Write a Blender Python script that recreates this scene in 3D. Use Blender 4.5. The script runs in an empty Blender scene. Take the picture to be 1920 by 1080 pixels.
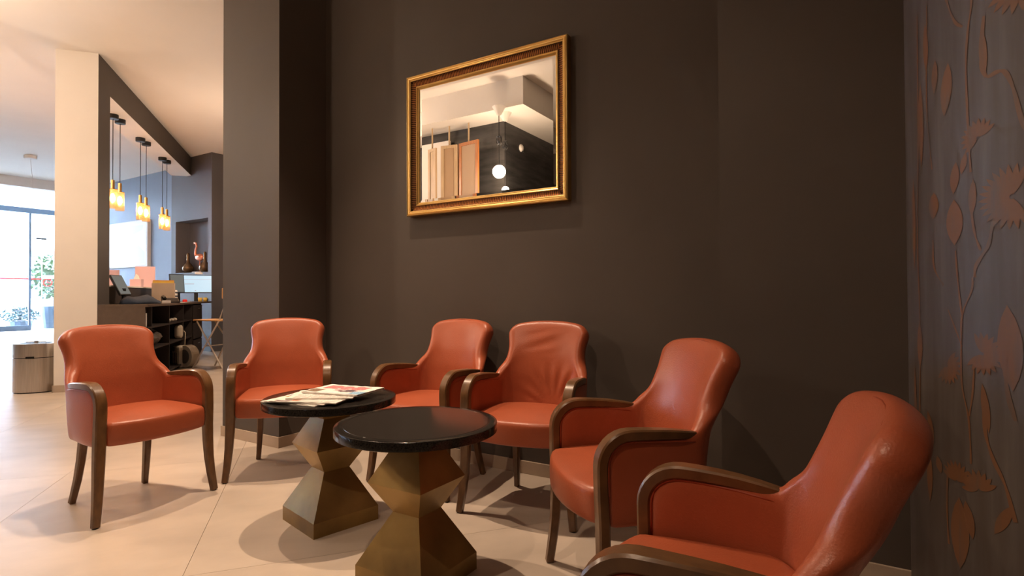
import bpy, bmesh, math, random
from mathutils import Vector, Matrix
random.seed(4)
PI = math.pi
RR = math.radians
S = bpy.context.scene
C = S.collection

# ------------------------------------------------------------------ camera
F, PITCH, ROLL, CH = 1050.0, 0.0130, 0.0045, 1.03
cam_d = bpy.data.cameras.new('camera'); cam = bpy.data.objects.new('camera', cam_d); C.objects.link(cam)
cam_d.sensor_width = 36.0; cam_d.lens = F/1920*36.0
cam_d.clip_start = 0.02; cam_d.clip_end = 200
cam.location = (0, 0, CH)
cam.rotation_euler = (Matrix.Rotation(PITCH, 3, 'X') @ Matrix.Rotation(PI/2, 3, 'X') @ Matrix.Rotation(-ROLL, 3, 'Z')).to_euler()
S.camera = cam

# ------------------------------------------------------------------ world, lights, exposure
S.view_settings.view_transform = 'Standard'
S.view_settings.look = 'None'
S.view_settings.gamma = 1.0
S.view_settings.use_curve_mapping = False
S.view_settings.exposure = 0.0
W = bpy.data.worlds.new('sky'); S.world = W; W.use_nodes = True
W.node_tree.nodes['Background'].inputs[0].default_value = (0.58, 0.76, 1.0, 1)
W.node_tree.nodes['Background'].inputs[1].default_value = 85.0

UX, UY = (0.8508, -0.5255), (0.5255, 0.8508)       # along the mirror wall / into it
AX, BX = (-0.332, 0.943), (0.943, 0.332)           # along the beam / across it
O = (-4.595, 6.205)                                # near right corner of the white pillar
def uv(u, v, z=0.0): return Vector((u*UX[0]+v*UY[0], u*UX[1]+v*UY[1], z))
def ab(a, b, z=0.0): return Vector((O[0]+a*AX[0]+b*BX[0], O[1]+a*AX[1]+b*BX[1], z))

def spot(name, loc, target, power, color, angle, blend=0.4, size=0.03):
    l = bpy.data.lights.new(name, 'SPOT'); l.energy = power; l.color = color
    l.spot_size = math.radians(angle); l.spot_blend = blend; l.shadow_soft_size = size
    o = bpy.data.objects.new(name, l); C.objects.link(o); o.location = loc
    o.rotation_euler = (Vector(target)-Vector(loc)).to_track_quat('-Z', 'Y').to_euler()
    return o
def point(name, loc, power, color, size=0.05):
    l = bpy.data.lights.new(name, 'POINT'); l.energy = power; l.color = color; l.shadow_soft_size = size
    o = bpy.data.objects.new(name, l); C.objects.link(o); o.location = loc
    return o
WARM = (1.0, 0.71, 0.49)
CEIL, SOFF = 3.745, 3.39
spot('spot_over_tables', (-0.86, 3.05, 3.70), (-0.95, 2.45, 0), 330, WARM, 78, 0.9, 0.02)
spot('spot_by_pillar', (-1.95, 3.35, 3.70), (-1.6, 2.3, 0), 260, WARM, 80, 0.9, 0.02)
spot('spot_near_camera', (-0.9, 0.4, 3.70), (-0.3, 1.7, 0), 110, WARM, 90, 0.9, 0.02)
spot('spot_on_lobby_pillar', (-3.6, 4.3, 3.70), (-4.2, 5.0, 0.4), 60, WARM, 110, 0.9, 0.03)
spot('spot_in_lobby', (-7.2, 5.0, 3.70), (-7.0, 5.2, 0), 160, WARM, 120, 0.9, 0.03)
spot('spot_over_desk', (-4.9, 8.3, 3.70), (-4.5, 8.4, 0), 60, WARM, 110, 0.9, 0.03)

# ------------------------------------------------------------------ materials
def mat(name, col, rough=0.5, metal=0.0, noise=0.0, nscale=8.0, bump=0.0, bscale=60.0, col2=None,
        stretch=(1, 1, 1), emit=None, estr=0.0, trans=0.0, spec=0.5, coat=0.0, ior=1.45, bdist=0.002):
    m = bpy.data.materials.new(name); m.use_nodes = True
    nt = m.node_tree; b = nt.nodes['Principled BSDF']
    b.inputs['Base Color'].default_value = (*col, 1); b.inputs['Roughness'].default_value = rough
    b.inputs['Metallic'].default_value = metal; b.inputs['Specular IOR Level'].default_value = spec
    b.inputs['Coat Weight'].default_value = coat; b.inputs['Coat Roughness'].default_value = 0.15
    b.inputs['Transmission Weight'].default_value = trans; b.inputs['IOR'].default_value = ior
    if emit: b.inputs['Emission Color'].default_value = (*emit, 1); b.inputs['Emission Strength'].default_value = estr
    if noise or bump:
        tc = nt.nodes.new('ShaderNodeTexCoord'); mp = nt.nodes.new('ShaderNodeMapping')
        mp.inputs['Scale'].default_value = stretch
        nt.links.new(tc.outputs['Object'], mp.inputs['Vector'])
    if noise:
        n = nt.nodes.new('ShaderNodeTexNoise'); n.inputs['Scale'].default_value = nscale; n.inputs['Detail'].default_value = 6
        r = nt.nodes.new('ShaderNodeMix'); r.data_type = 'RGBA'
        c2 = col2 if col2 else tuple(min(1, c*(1-noise)) for c in col)
        r.inputs[6].default_value = (*col, 1); r.inputs[7].default_value = (*c2, 1)
        mr = nt.nodes.new('ShaderNodeMapRange'); mr.inputs[1].default_value = 0.35; mr.inputs[2].default_value = 0.65
        nt.links.new(mp.outputs[0], n.inputs['Vector']); nt.links.new(n.outputs[0], mr.inputs[0])
        nt.links.new(mr.outputs[0], r.inputs[0]); nt.links.new(r.outputs[2], b.inputs['Base Color'])
    if bump:
        n2 = nt.nodes.new('ShaderNodeTexNoise'); n2.inputs['Scale'].default_value = bscale; n2.inputs['Detail'].default_value = 3
        bp = nt.nodes.new('ShaderNodeBump'); bp.inputs['Strength'].default_value = bump; bp.inputs['Distance'].default_value = bdist
        nt.links.new(mp.outputs[0], n2.inputs['Vector']); nt.links.new(n2.outputs[0], bp.inputs['Height'])
        nt.links.new(bp.outputs[0], b.inputs['Normal'])
    return m

M = {}
M['leather'] = mat('orange_leather', (0.40, 0.096, 0.042), 0.34, noise=0.14, nscale=5, bump=0.55, bscale=210, bdist=0.0012)
M['welt'] = mat('leather_welt', (0.30, 0.050, 0.018), 0.42)
M['wood'] = mat('walnut_wood', (0.155, 0.075, 0.029), 0.30, noise=0.35, nscale=9, stretch=(5, 2, 2), coat=0.3, bump=0.1, bscale=60)
M['rubber'] = mat('foot_glide', (0.02, 0.015, 0.012), 0.6)
M['taupe'] = mat('taupe_wall_paint', (0.086, 0.070, 0.060), 0.62, noise=0.08, nscale=2.0, bump=0.12, bscale=160)
M['greywall'] = mat('grey_wall_daylight_tint', (0.24, 0.28, 0.35), 0.6, noise=0.06, nscale=2)  # grey wall with the blue cast of daylight put into its colour
M['nichewall'] = mat('grey_niche_wall_paint', (0.13, 0.125, 0.135), 0.6, noise=0.06, nscale=2)
M['white'] = mat('white_plaster', (0.80, 0.76, 0.71), 0.7, noise=0.03, nscale=3)
M['ceiling'] = mat('white_ceiling_paint', (0.84, 0.79, 0.74), 0.75, noise=0.03, nscale=1.5)
M['tile'] = mat('beige_stone_tile', (0.56, 0.48, 0.40), 0.38, noise=0.16, nscale=2.6, bump=0.10, bscale=35, stretch=(1, 1.6, 1))
M['grout'] = mat('dark_grout', (0.26, 0.19, 0.14), 0.8)
M['skirt'] = mat('stone_skirting', (0.50, 0.40, 0.31), 0.45, noise=0.16, nscale=6)
M['gold'] = mat('gilt_gold', (0.92, 0.64, 0.24), 0.28, metal=1.0, noise=0.10, nscale=15)
M['bronze'] = mat('dark_bronze', (0.07, 0.032, 0.015), 0.42, metal=0.8)
M['mirror'] = mat('mirror_glass', (0.90, 0.90, 0.88), 0.0, metal=1.0)
M['granite'] = mat('black_granite', (0.008, 0.0075, 0.007), 0.13, noise=0.8, nscale=220, col2=(0.030, 0.027, 0.024), spec=0.36)
M['brass_base'] = mat('aged_brass_plate', (0.40, 0.265, 0.095), 0.44, metal=0.7, noise=0.5, nscale=4, col2=(0.22, 0.145, 0.058), bump=0.08, bscale=30)
M['steel'] = mat('brushed_steel', (0.62, 0.57, 0.52), 0.33, metal=1.0, noise=0.15, nscale=5, stretch=(25, 25, 1))
M['black'] = mat('matte_black', (0.012, 0.012, 0.013), 0.45)
M['blackgloss'] = mat('gloss_black', (0.01, 0.01, 0.01), 0.15)
M['darkframe'] = mat('dark_blue_grey_frame', (0.05, 0.07, 0.10), 0.45)
M['desk'] = mat('brown_desk_laminate', (0.115, 0.080, 0.060), 0.5, noise=0.15, nscale=20)
M['deskdark'] = mat('dark_desk_board', (0.030, 0.022, 0.020), 0.5)
M['paper'] = mat('white_paper', (0.80, 0.77, 0.72), 0.7)
M['pinkpaper'] = mat('pink_paper', (0.70, 0.48, 0.50), 0.7)
M['card'] = mat('beige_cardboard', (0.48, 0.37, 0.27), 0.7, noise=0.1)
M['manila'] = mat('manila_folder', (0.60, 0.30, 0.06), 0.7)
M['cloth'] = mat('navy_cloth', (0.018, 0.03, 0.055), 0.85, bump=0.4, bscale=20)
M['brasslamp'] = mat('lamp_brass', (0.75, 0.42, 0.14), 0.28, metal=1.0)
M['beige'] = mat('beige_plastic', (0.50, 0.43, 0.34), 0.4)
M['grill'] = mat('grey_grill', (0.10, 0.09, 0.085), 0.5)
M['lightwood'] = mat('light_wood', (0.58, 0.31, 0.11), 0.4, noise=0.2, nscale=6, stretch=(1, 8, 1))
M['tubemetal'] = mat('grey_painted_tube', (0.55, 0.48, 0.42), 0.35)
M['copper'] = mat('copper', (0.75, 0.28, 0.16), 0.3, metal=0.7)
M['vase'] = mat('bronze_glass', (0.16, 0.10, 0.05), 0.12, metal=0.6)
M['screen'] = mat('lit_screen', (0.1, 0.12, 0.15), 0.3, emit=(0.60, 0.84, 1.0), estr=0.85)
M['screendim'] = mat('dim_screen', (0.05, 0.06, 0.06), 0.3, emit=(0.42, 0.44, 0.42), estr=0.28)
M['screenline'] = mat('screen_text', (0.2, 0.1, 0.1), 0.3, emit=(0.55, 0.45, 0.45), estr=0.5)
M['led'] = mat('red_led', (0.5, 0.0, 0.03), 0.3, emit=(1.0, 0.03, 0.12), estr=4)
M['red'] = mat('red_plastic', (0.60, 0.02, 0.02), 0.4)
M['yellow'] = mat('yellow_plastic', (0.65, 0.45, 0.08), 0.5)
M['foliage'] = mat('leaf_green', (0.045, 0.080, 0.016), 0.5, noise=0.5, nscale=6)
M['foliage2'] = mat('blue_green_leaf', (0.025, 0.055, 0.055), 0.5, noise=0.4, nscale=6)
M['bark'] = mat('bark', (0.20, 0.15, 0.12), 0.8)
M['pot'] = mat('grey_planter', (0.018, 0.03, 0.045), 0.5)
M['facade'] = mat('pale_render', (0.30, 0.30, 0.29), 0.8, noise=0.05)
M['facadeblue'] = mat('blue_grey_panel', (0.045, 0.060, 0.080), 0.6)
M['pave'] = mat('pavement', (0.58, 0.60, 0.62), 0.7, noise=0.1)
M['orangewood'] = mat('orange_stained_wood', (0.46, 0.17, 0.05), 0.35, noise=0.3, nscale=5, stretch=(12, 12, 1))
M['palewood'] = mat('pale_wood', (0.56, 0.40, 0.24), 0.4, noise=0.2, nscale=5, stretch=(12, 12, 1))
M['cane'] = mat('woven_cane', (0.40, 0.26, 0.15), 0.6, bump=0.5, bscale=120)
M['darkgloss'] = mat('dark_satin_wall', (0.060, 0.058, 0.058), 0.16, noise=0.4, nscale=2.5, stretch=(1, 1, 6), bump=0.12, bscale=5, bdist=0.01)
M['nicepic'] = mat('pale_picture_print', (0.74, 0.78, 0.82), 0.35)
M['picgrey'] = mat('picture_grey_print', (0.62, 0.68, 0.74), 0.35)
M['picink'] = mat('picture_ink', (0.25, 0.25, 0.30), 0.5)

# glass panes: clear with a little reflection
def glass(name, tint=(1, 1, 1), refl=0.05):
    m = bpy.data.materials.new(name); m.use_nodes = True; nt = m.node_tree
    for n in list(nt.nodes): nt.nodes.remove(n)
    o = nt.nodes.new('ShaderNodeOutputMaterial'); t = nt.nodes.new('ShaderNodeBsdfTransparent'); g = nt.nodes.new('ShaderNodeBsdfGlossy')
    t.inputs[0].default_value = (*tint, 1); g.inputs['Roughness'].default_value = 0.02
    mx = nt.nodes.new('ShaderNodeMixShader'); mx.inputs[0].default_value = refl
    nt.links.new(t.outputs[0], mx.inputs[1]); nt.links.new(g.outputs[0], mx.inputs[2]); nt.links.new(mx.outputs[0], o.inputs[0])
    return m
M['pane'] = glass('clear_pane', (0.96, 0.98, 1.0), 0.05)
M['amber'] = glass('amber_glass', (0.92, 0.62, 0.36), 0.12)
_nt = M['amber'].node_tree; _tr = _nt.nodes.new('ShaderNodeBsdfTranslucent'); _tr.inputs[0].default_value = (0.95, 0.55, 0.26, 1)
_m2 = _nt.nodes.new('ShaderNodeMixShader'); _m2.inputs[0].default_value = 0.14
_out = [n for n in _nt.nodes if n.type == 'OUTPUT_MATERIAL'][0]; _src = _out.inputs[0].links[0].from_socket
_nt.links.new(_src, _m2.inputs[1]); _nt.links.new(_tr.outputs[0], _m2.inputs[2]); _nt.links.new(_m2.outputs[0], _out.inputs[0])
M['bulb'] = mat('lit_bulb', (1, .8, .5), 0.4, emit=(1.0, 0.70, 0.38), estr=60)
M['bulbbig'] = mat('lit_bulb_white', (1, .9, .8), 0.4, emit=(1.0, 0.80, 0.55), estr=40)

# wallpaper: grey brown with vertical worn streaks
def wallpaper():
    m = mat('grey_brown_wallpaper', (0.13, 0.12, 0.11), 0.5, bump=0.04, bscale=50)
    nt = m.node_tree; b = nt.nodes['Principled BSDF']
    tc = nt.nodes.new('ShaderNodeTexCoord'); mp = nt.nodes.new('ShaderNodeMapping'); mp.inputs['Scale'].default_value = (14, 14, 1.2)
    n = nt.nodes.new('ShaderNodeTexNoise'); n.inputs['Scale'].default_value = 1.6; n.inputs['Detail'].default_value = 5
    r = nt.nodes.new('ShaderNodeValToRGB'); e = r.color_ramp.elements
    e[0].position = 0.40; e[0].color = (0.082, 0.066, 0.058, 1); e[1].position = 0.72; e[1].color = (0.125, 0.108, 0.102, 1)
    e2 = e.new(0.55); e2.color = (0.095, 0.081, 0.076, 1)
    nt.links.new(tc.outputs['Object'], mp.inputs[0]); nt.links.new(mp.outputs[0], n.inputs['Vector'])
    nt.links.new(n.outputs[0], r.inputs[0]); nt.links.new(r.outputs[0], b.inputs['Base Color'])
    return m
M['wallpaper'] = wallpaper()
def printmat():
    m = mat('rust_orange_print', (0.24, 0.095, 0.030), 0.50)
    nt = m.node_tree; b = nt.nodes['Principled BSDF']
    tc = nt.nodes.new('ShaderNodeTexCoord'); mp = nt.nodes.new('ShaderNodeMapping'); mp.inputs['Scale'].default_value = (9, 9, 1.6)
    n = nt.nodes.new('ShaderNodeTexNoise'); n.inputs['Scale'].default_value = 2.6; n.inputs['Detail'].default_value = 6
    r = nt.nodes.new('ShaderNodeValToRGB'); e = r.color_ramp.elements
    e[0].position = 0.28; e[0].color = (0.100, 0.078, 0.064, 1); e[1].position = 0.52; e[1].color = (0.170, 0.078, 0.036, 1)
    nt.links.new(tc.outputs['Object'], mp.inputs[0]); nt.links.new(mp.outputs[0], n.inputs['Vector'])
    nt.links.new(n.outputs[0], r.inputs[0]); nt.links.new(r.outputs[0], b.inputs['Base Color'])
    return m
M['print'] = printmat()
def attrmat(name, rough):
    m = mat(name, (1, 1, 1), rough); nt = m.node_tree; a = nt.nodes.new('ShaderNodeAttribute'); a.attribute_name = 'print'
    nt.links.new(a.outputs['Color'], nt.nodes['Principled BSDF'].inputs['Base Color']); return m
M['newsprint'] = attrmat('printed_newspaper', 0.55)

# ------------------------------------------------------------------ helpers
def finish(name, bm, m, parent=None, smooth=False, bevel=0, kind=None):
    me = bpy.data.meshes.new(name)
    bmesh.ops.recalc_face_normals(bm, faces=bm.faces)
    bm.to_mesh(me); bm.free()
    ms = m if isinstance(m, (list, tuple)) else [m]
    for x in ms: me.materials.append(M[x] if isinstance(x, str) else x)
    if smooth:
        for p in me.polygons: p.use_smooth = True
    o = bpy.data.objects.new(name, me); C.objects.link(o)
    if parent: o.parent = parent
    if bevel:
        md = o.modifiers.new('b', 'BEVEL'); md.width = bevel; md.segments = 2; md.limit_method = 'ANGLE'
    if kind: o['kind'] = kind
    return o
def hull8(bm, pts):          # 4 bottom + 4 top points
    v = [bm.verts.new(p) for p in pts]
    for f in ((0, 1, 2, 3), (7, 6, 5, 4), (0, 4, 5, 1), (1, 5, 6, 2), (2, 6, 7, 3), (3, 7, 4, 0)):
        bm.faces.new([v[i] for i in f])
def fbox(bm, fr, x0, x1, y0, y1, z0, z1):
    q = ((x0, y0), (x1, y0), (x1, y1), (x0, y1))
    hull8(bm, [fr(a, b, z0) for a, b in q] + [fr(a, b, z1) for a, b in q])
def loc(x, y, z=0.0): return Vector((x, y, z))
def B_(fr, *a, bm=None):
    bm = bm or bmesh.new(); fbox(bm, fr, *a); return bm
def boxo(name, m, fr, *a, parent=None, bevel=0, kind=None):
    return finish(name, B_(fr, *a), m, parent, bevel=bevel, kind=kind)
def lathe(bm, prof, n=24, c=(0, 0, 0), cap=True):
    rings = []
    for r, z in prof:
        rings.append([bm.verts.new((c[0]+r*math.cos(2*PI*i/n), c[1]+r*math.sin(2*PI*i/n), c[2]+z)) for i in range(n)])
    for a, b in zip(rings, rings[1:]):
        for i in range(n): bm.faces.new((a[i], a[(i+1) % n], b[(i+1) % n], b[i]))
    if cap:
        bm.faces.new(rings[0]); bm.faces.new(rings[-1])
def tube(bm, pts, r, n=8, rs=None):
    pts = [Vector(p) for p in pts]; rings = []
    for i, p in enumerate(pts):
        t = (pts[min(i+1, len(pts)-1)]-pts[max(i-1, 0)]).normalized()
        up = Vector((0, 0, 1)) if abs(t.z) < .9 else Vector((1, 0, 0))
        a = t.cross(up).normalized(); b = t.cross(a).normalized(); rr = rs[i] if rs else r
        rings.append([bm.verts.new(p+a*math.cos(2*PI*k/n)*rr+b*math.sin(2*PI*k/n)*rr) for k in range(n)])
    for a, b in zip(rings, rings[1:]):
        for k in range(n): bm.faces.new((a[k], a[(k+1) % n], b[(k+1) % n], b[k]))
    bm.faces.new(rings[0]); bm.faces.new(rings[-1])
def ball(bm, c, rx, ry=None, rz=None, n=12):
    ry = ry or rx; rz = rz or rx
    bmesh.ops.create_uvsphere(bm, u_segments=n, v_segments=max(6, n//2), radius=1.0,
        matrix=Matrix.Translation(c) @ Matrix.Diagonal((rx, ry, rz, 1)))
def empty(name, l, rz=0.0):
    o = bpy.data.objects.new(name, None); C.objects.link(o); o.location = l; o.rotation_euler = (0, 0, rz); o.empty_display_size = .1
    return o
def tag(o, label, cat, group=None, kind=None):
    o['label'] = label; o['category'] = cat
    if group: o['group'] = group
    if kind: o['kind'] = kind
    return o
def struct(o): o['kind'] = 'structure'; return o
def copy_tree(o, parent=None):
    c = o.copy(); C.objects.link(c)
    if parent: c.parent = parent
    for ch in list(o.children): copy_tree(ch, c)
    return c
AZU = math.atan2(UX[1], UX[0]); AZB = math.atan2(BX[1], BX[0])

# ------------------------------------------------------------------ floor of large tiles (tile axes follow the beam)
fl = struct(boxo('floor', 'grout', uv, -22.3, 2.2, -3.4, 10.2, -0.10, -0.006))
tile_bm = bmesh.new(); fbox(tile_bm, loc, 0.001, 0.899, 0.001, 1.599, -0.02, 0.0)
tme = bpy.data.meshes.new('tile'); bmesh.ops.recalc_face_normals(tile_bm, faces=tile_bm.faces); tile_bm.to_mesh(tme); tile_bm.free(); tme.materials.append(M['tile'])
rest = bmesh.new()
def wxy(b, a): return Vector((b*BX[0]+a*AX[0], b*BX[1]+a*AX[1], 0))
ntile = 0
for i in range(-24, 5):
    for j in range(-5, 15):
        b0, a0 = -1.36+0.9*i, -0.84+1.6*j
        cs = [wxy(b0+db, a0+da) for db in (0, .9) for da in (0, 1.6)]
        us = [(c.x*UX[0]+c.y*UX[1], c.x*UY[0]+c.y*UY[1]) for c in cs]
        if max(u for u, v in us) > 2.9 or min(u for u, v in us) < -22.3 or max(v for u, v in us) > 10.2 or min(v for u, v in us) < -3.4: continue
        cc = wxy(b0+.45, a0+.8)
        if cc.y > 0.3 and abs(cc.x)/cc.y < 1.3 and cc.length < 12 and min(v for u, v in us) < 7:
            t = bpy.data.objects.new('tile', tme); C.objects.link(t); t.location = wxy(b0, a0); t.rotation_euler = (0, 0, AZB); t.parent = fl; ntile += 1
        else:
            fbox(rest, lambda x, y, z: wxy(b0+x, a0+y)+Vector((0, 0, z)), .0015, .8985, .0015, 1.5985, -.02, 0)
finish('far_tiles', rest, 'tile', fl, kind='stuff')

# ------------------------------------------------------------------ walls
struct(boxo('wall_back', 'taupe', uv, -3.36, -0.476, 2.81, 3.2, 0, CEIL))
struct(boxo('trim_1', 'taupe', uv, -4.02, -3.36, 2.415, 3.2, 0, CEIL))          # dark pillar left of the niche
struct(boxo('wall_right', 'taupe', uv, -0.476, 2.1, 2.383, 3.2, 0, CEIL))
struct(boxo('wall_far_right', 'taupe', uv, 1.9, 2.1, -3.2, 2.383, 0, CEIL))
CCX, CCY, CR, PHI0 = 1.85, 1.58, 0.60, 2.5213        # round wallpapered column standing against the right wall
_b = bmesh.new(); lathe(_b, [(CR, 0), (CR, CEIL)], 160, (CCX, CCY, 0))
wp = struct(finish('wall_papered_column', _b, 'wallpaper', smooth=True))
wp.data.set_sharp_from_angle(angle=math.radians(30))
struct(boxo('wall_rear', 'taupe', uv, -4.05, 1.9, -3.2, -3.0, 0, CEIL))
struct(boxo('wall_side', 'darkgloss', uv, -4.25, -4.05, -3.2, -0.78, 0, CEIL))
struct(boxo('wall_lobby', 'darkgloss', uv, -22.0, -4.251, -0.98, -0.78, 0, CEIL))
struct(boxo('wall_office_side', 'nichewall', uv, -4.02, -3.8, 3.201, 6.8, 0, CEIL))
struct(boxo('wall_office_back', 'greywall', uv, -16.0, -10.72, 6.30, 6.5, 0, 4.45))
struct(boxo('wall_office_recess', 'deskdark', uv, -10.3, -3.8, 6.35, 6.5, 0, CEIL))
# wall with a display niche, built round the opening
nb = bmesh.new()
fr0, fr1, fv = -11.72, -10.30, 5.965
n0, n1, nz0, nz1 = -11.585, -10.42, 1.50, 2.52
n0 = -11.56
fbox(nb, uv, fr0, n0, fv, 6.5, 0, CEIL); fbox(nb, uv, n1, fr1, fv, 6.5, 0, CEIL)
fbox(nb, uv, n0, n1, fv, 6.5, 0, nz0); fbox(nb, uv, n0, n1, fv, 6.5, nz1, CEIL); fbox(nb, uv, n0, n1, fv+.28, 6.5, nz0, nz1)
struct(finish('wall_niche', nb, 'nichewall'))

def skirt(name, fr, *a):
    return struct(boxo(name, 'skirt', fr, *a, bevel=0.002))
skirt('baseboard_back', uv, -3.36, -0.476, 2.798, 2.81, 0, .073)
skirt('baseboard_pillar_front', uv, -4.03, -3.349, 2.404, 2.415, 0, .073)
skirt('baseboard_pillar_side', uv, -3.36, -3.349, 2.415, 2.798, 0, .073)
skirt('baseboard_right', uv, -0.476, 0.165, 2.372, 2.383, 0, .073)

# white pillar, beam, ceilings
def two(name, side, front, a0, a1, b0, b1, z0, z1):
    bm = bmesh.new(); fbox(bm, ab, a0, a1, b0, b1, z0, z1)
    bm.faces.ensure_lookup_table(); bm.normal_update()
    bmesh.ops.recalc_face_normals(bm, faces=bm.faces)
    for f in bm.faces:
        n = f.normal; d = n.x*BX[0]+n.y*BX[1]
        f.material_index = 1 if d > .9 else 0
    return struct(finish(name, bm, [front, side]))
two('wall_white_pillar', 'taupe', 'white', 0, .38, -.395, 0, 0, CEIL)
two('trim_2', 'taupe', 'white', .3801, 5.06, -.36, 0, SOFF, CEIL)      # beam carrying the pendants
skirt('baseboard_white_pillar', ab, -.012, .0, -.407, .0, 0, .075)
skirt('baseboard_white_pillar_side', ab, -.012, .38, -.407, -.395, 0, .075)
cl = bmesh.new(); fbox(cl, uv, -16.0, 2.1, -3.2, 6.8, CEIL, CEIL+.2)
struct(finish('ceiling', cl, 'ceiling'))
struct(boxo('ceiling_entrance', 'ceiling', uv, -22.2, -16.0, -1.0, 10.2, 4.45, 4.65))
struct(boxo('trim_3', 'white', uv, -16.15, -16.0, -1.0, 10.2, 3.53, 4.45))            # header over the entrance zone
struct(boxo('trim_4', 'white', uv, -9.0, -3.49, -3.0, -.33, SOFF, CEIL-.001))       # lowered ceiling over the far seating side
struct(boxo('wall_entrance_side', 'white', uv, -22.2, -16.0, 10.2, 10.4, 0, 4.45))
struct(boxo('wall_entrance_return', 'white', uv, -16.0, -15.85, 6.5, 10.2, 0, 4.45))
struct(boxo('wall_entrance_near', 'white', uv, -22.2, -21.95, -1.0, 1.0, 0, 4.45))

# ------------------------------------------------------------------ glazed entrance on the plane u = -22
g = struct(empty('window_1', uv(-22, 6, 0)))
def gb(name, m, *a, parent=None, kind=None):
    o = boxo(name, m, uv, *a, parent=parent)
    o.matrix_parent_inverse = Matrix.Translation(-uv(-22, 6, 0)) if parent is g else Matrix()
    if kind: o['kind'] = kind
    return o
for v0, v1 in ((1.0, 2.9), (2.94, 4.86), (4.9, 6.935), (6.975, 10.2)):
    gb('transom_pane', 'pane', -22.01, -22.0, v0, v1, 3.82, 4.42, parent=g)
gb('head_frame', 'white', -22.05, -21.95, 1.0, 10.2, 4.42, 4.45, parent=g)
gb('transom_frame', 'darkframe', -22.06, -21.92, 1.0, 10.2, 3.66, 3.82, parent=g)
for v in (2.92, 4.88): gb('mullion', 'darkframe', -22.05, -21.95, v-.02, v+.02, 0, 3.66, parent=g)
gb('side_pane', 'pane', -22.01, -22.0, 1.0, 2.9, 0.0, 3.66, parent=g)
gb('side_pane', 'pane', -22.01, -22.0, 2.94, 4.86, 0.0, 3.66, parent=g)
gb('side_pane', 'pane', -22.01, -22.0, 6.99, 10.2, 0.0, 3.66, parent=g)
d = struct(empty('door_1', uv(-22, 6.9, 0)))
def db(name, m, *a):
    o = boxo(name, m, uv, *a, parent=d); o.matrix_parent_inverse = Matrix.Translation(-uv(-22, 6.9, 0)); return o
db('door_pane', 'pane', -22.01, -22.0, 4.9, 6.93, .16, 3.62)
db('door_stile', 'darkframe', -22.03, -21.97, 6.93, 6.985, 0, 3.66)
db('door_rail', 'darkframe', -22.03, -21.97, 4.9, 6.93, 0, .16)
db('red_stripe', 'red', -21.99, -21.985, 4.9, 7.26, 1.59, 1.625)
db('closer', 'black', -21.99, -21.93, 7.10, 7.36, 2.86, 2.91)
db('edge_strip', 'paper', -21.99, -21.985, 7.25, 7.275, 0.1, 3.6)
db('frosted_band', 'picgrey', -21.99, -21.985, 7.29, 7.80, 1.62, 1.74)
for k, (z, w) in enumerate(((.62, .28), (.52, .22), (.42, .20), (.31, .30))):
    db('lettering_line', 'picink', -21.98, -21.978, 6.88-w, 6.88, z, z+.022)
bm = bmesh.new()
for k in range(24):
    a0, a1 = 2*PI*k/24, 2*PI*(k+1)/24
    q = [uv(-21.98, 7.41+r*math.cos(a), 1.50+r*math.sin(a)) for r, a in ((.10, a0), (.125, a0), (.125, a1), (.10, a1))]
    bm.faces.new([bm.verts.new(p) for p in q])
fbox(bm, uv, -21.982, -21.978, 7.35, 7.47, 1.49, 1.51); fbox(bm, uv, -21.982, -21.978, 7.38, 7.42, 1.53, 1.55)
st = finish('round_sticker', bm, 'red', d); st.matrix_parent_inverse = Matrix.Translation(-uv(-22, 6.9, 0))

# street outside
struct(boxo('ground_street', 'pave', uv, -40, -22.1, -8, 26, -.12, -.02))
fb = tag(empty('building', uv(-34, 10, 0)), 'pale building across the street with blue-grey windows', 'building')
def sb(name, m, *a):
    o = boxo(name, m, uv, *a, parent=fb); o.matrix_parent_inverse = Matrix.Translation(-uv(-34, 10, 0)); return o
sb('wall', 'facade', -38, -34, -6, 26, 0, 11)
for (v0, v1, z0, z1) in ((5.9, 7.6, 4.9, 7.0), (8.2, 8.9, 4.2, 7.4), (9.4, 9.75, 4.2, 7.6), (13.2, 16, 5.3, 7.6), (5.5, 8.6, .8, 2.9), (9.3, 11.6, 1.0, 2.6), (12.0, 16, 3.1, 4.6), (12.1, 13.4, 1.3, 2.8), (13.8, 16, 1.3, 2.8)):
    w = sb('window', 'facadeblue', -34.02, -33.95, v0, v1, z0, z1)
    sb('window_sill', 'facade', -34.02, -33.88, v0-.1, v1+.1, z0-.12, z0-.01)
sb('awning', 'facadeblue', -34, -32.9, 10.5, 18, 3.0, 3.25)
pb = tag(boxo('planter_box', 'facade', uv, -30.2, -29.6, 5, 9.6, -.02, .7), 'long pale planter wall on the far pavement outside the door', 'planter')

def foliage(name, c, rx, rz, n, m, parent, leaf=.07, seed=1):
    r = random.Random(seed); bm = bmesh.new()
    for _ in range(n):
        d_ = Vector((r.gauss(0, 1), r.gauss(0, 1), r.gauss(0, 1))).normalized()*(r.random()**.4)
        p = Vector(c)+Vector((d_.x*rx, d_.y*rx, d_.z*rz))
        a = Vector((r.gauss(0, 1), r.gauss(0, 1), r.gauss(0, 1))).normalized(); b = a.orthogonal().normalized()
        l = leaf*r.uniform(.7, 1.3)
        q = [p, p+a*l*.5+b*l*.25, p+a*l, p+a*l*.5-b*l*.25]
        bm.faces.new([bm.verts.new(x) for x in q])
    return finish(name, bm, m, parent, kind='stuff')
pt = tag(empty('potted_tree', uv(-23.4, 8.05, -.02)), 'potted leafy tree in a dark planter outside the glass entrance', 'tree')
bm = bmesh.new(); lathe(bm, [(.28, 0), (.38, .75), (.34, .75), (.33, .68)], 20); finish('planter', bm, 'pot', pt)
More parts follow.
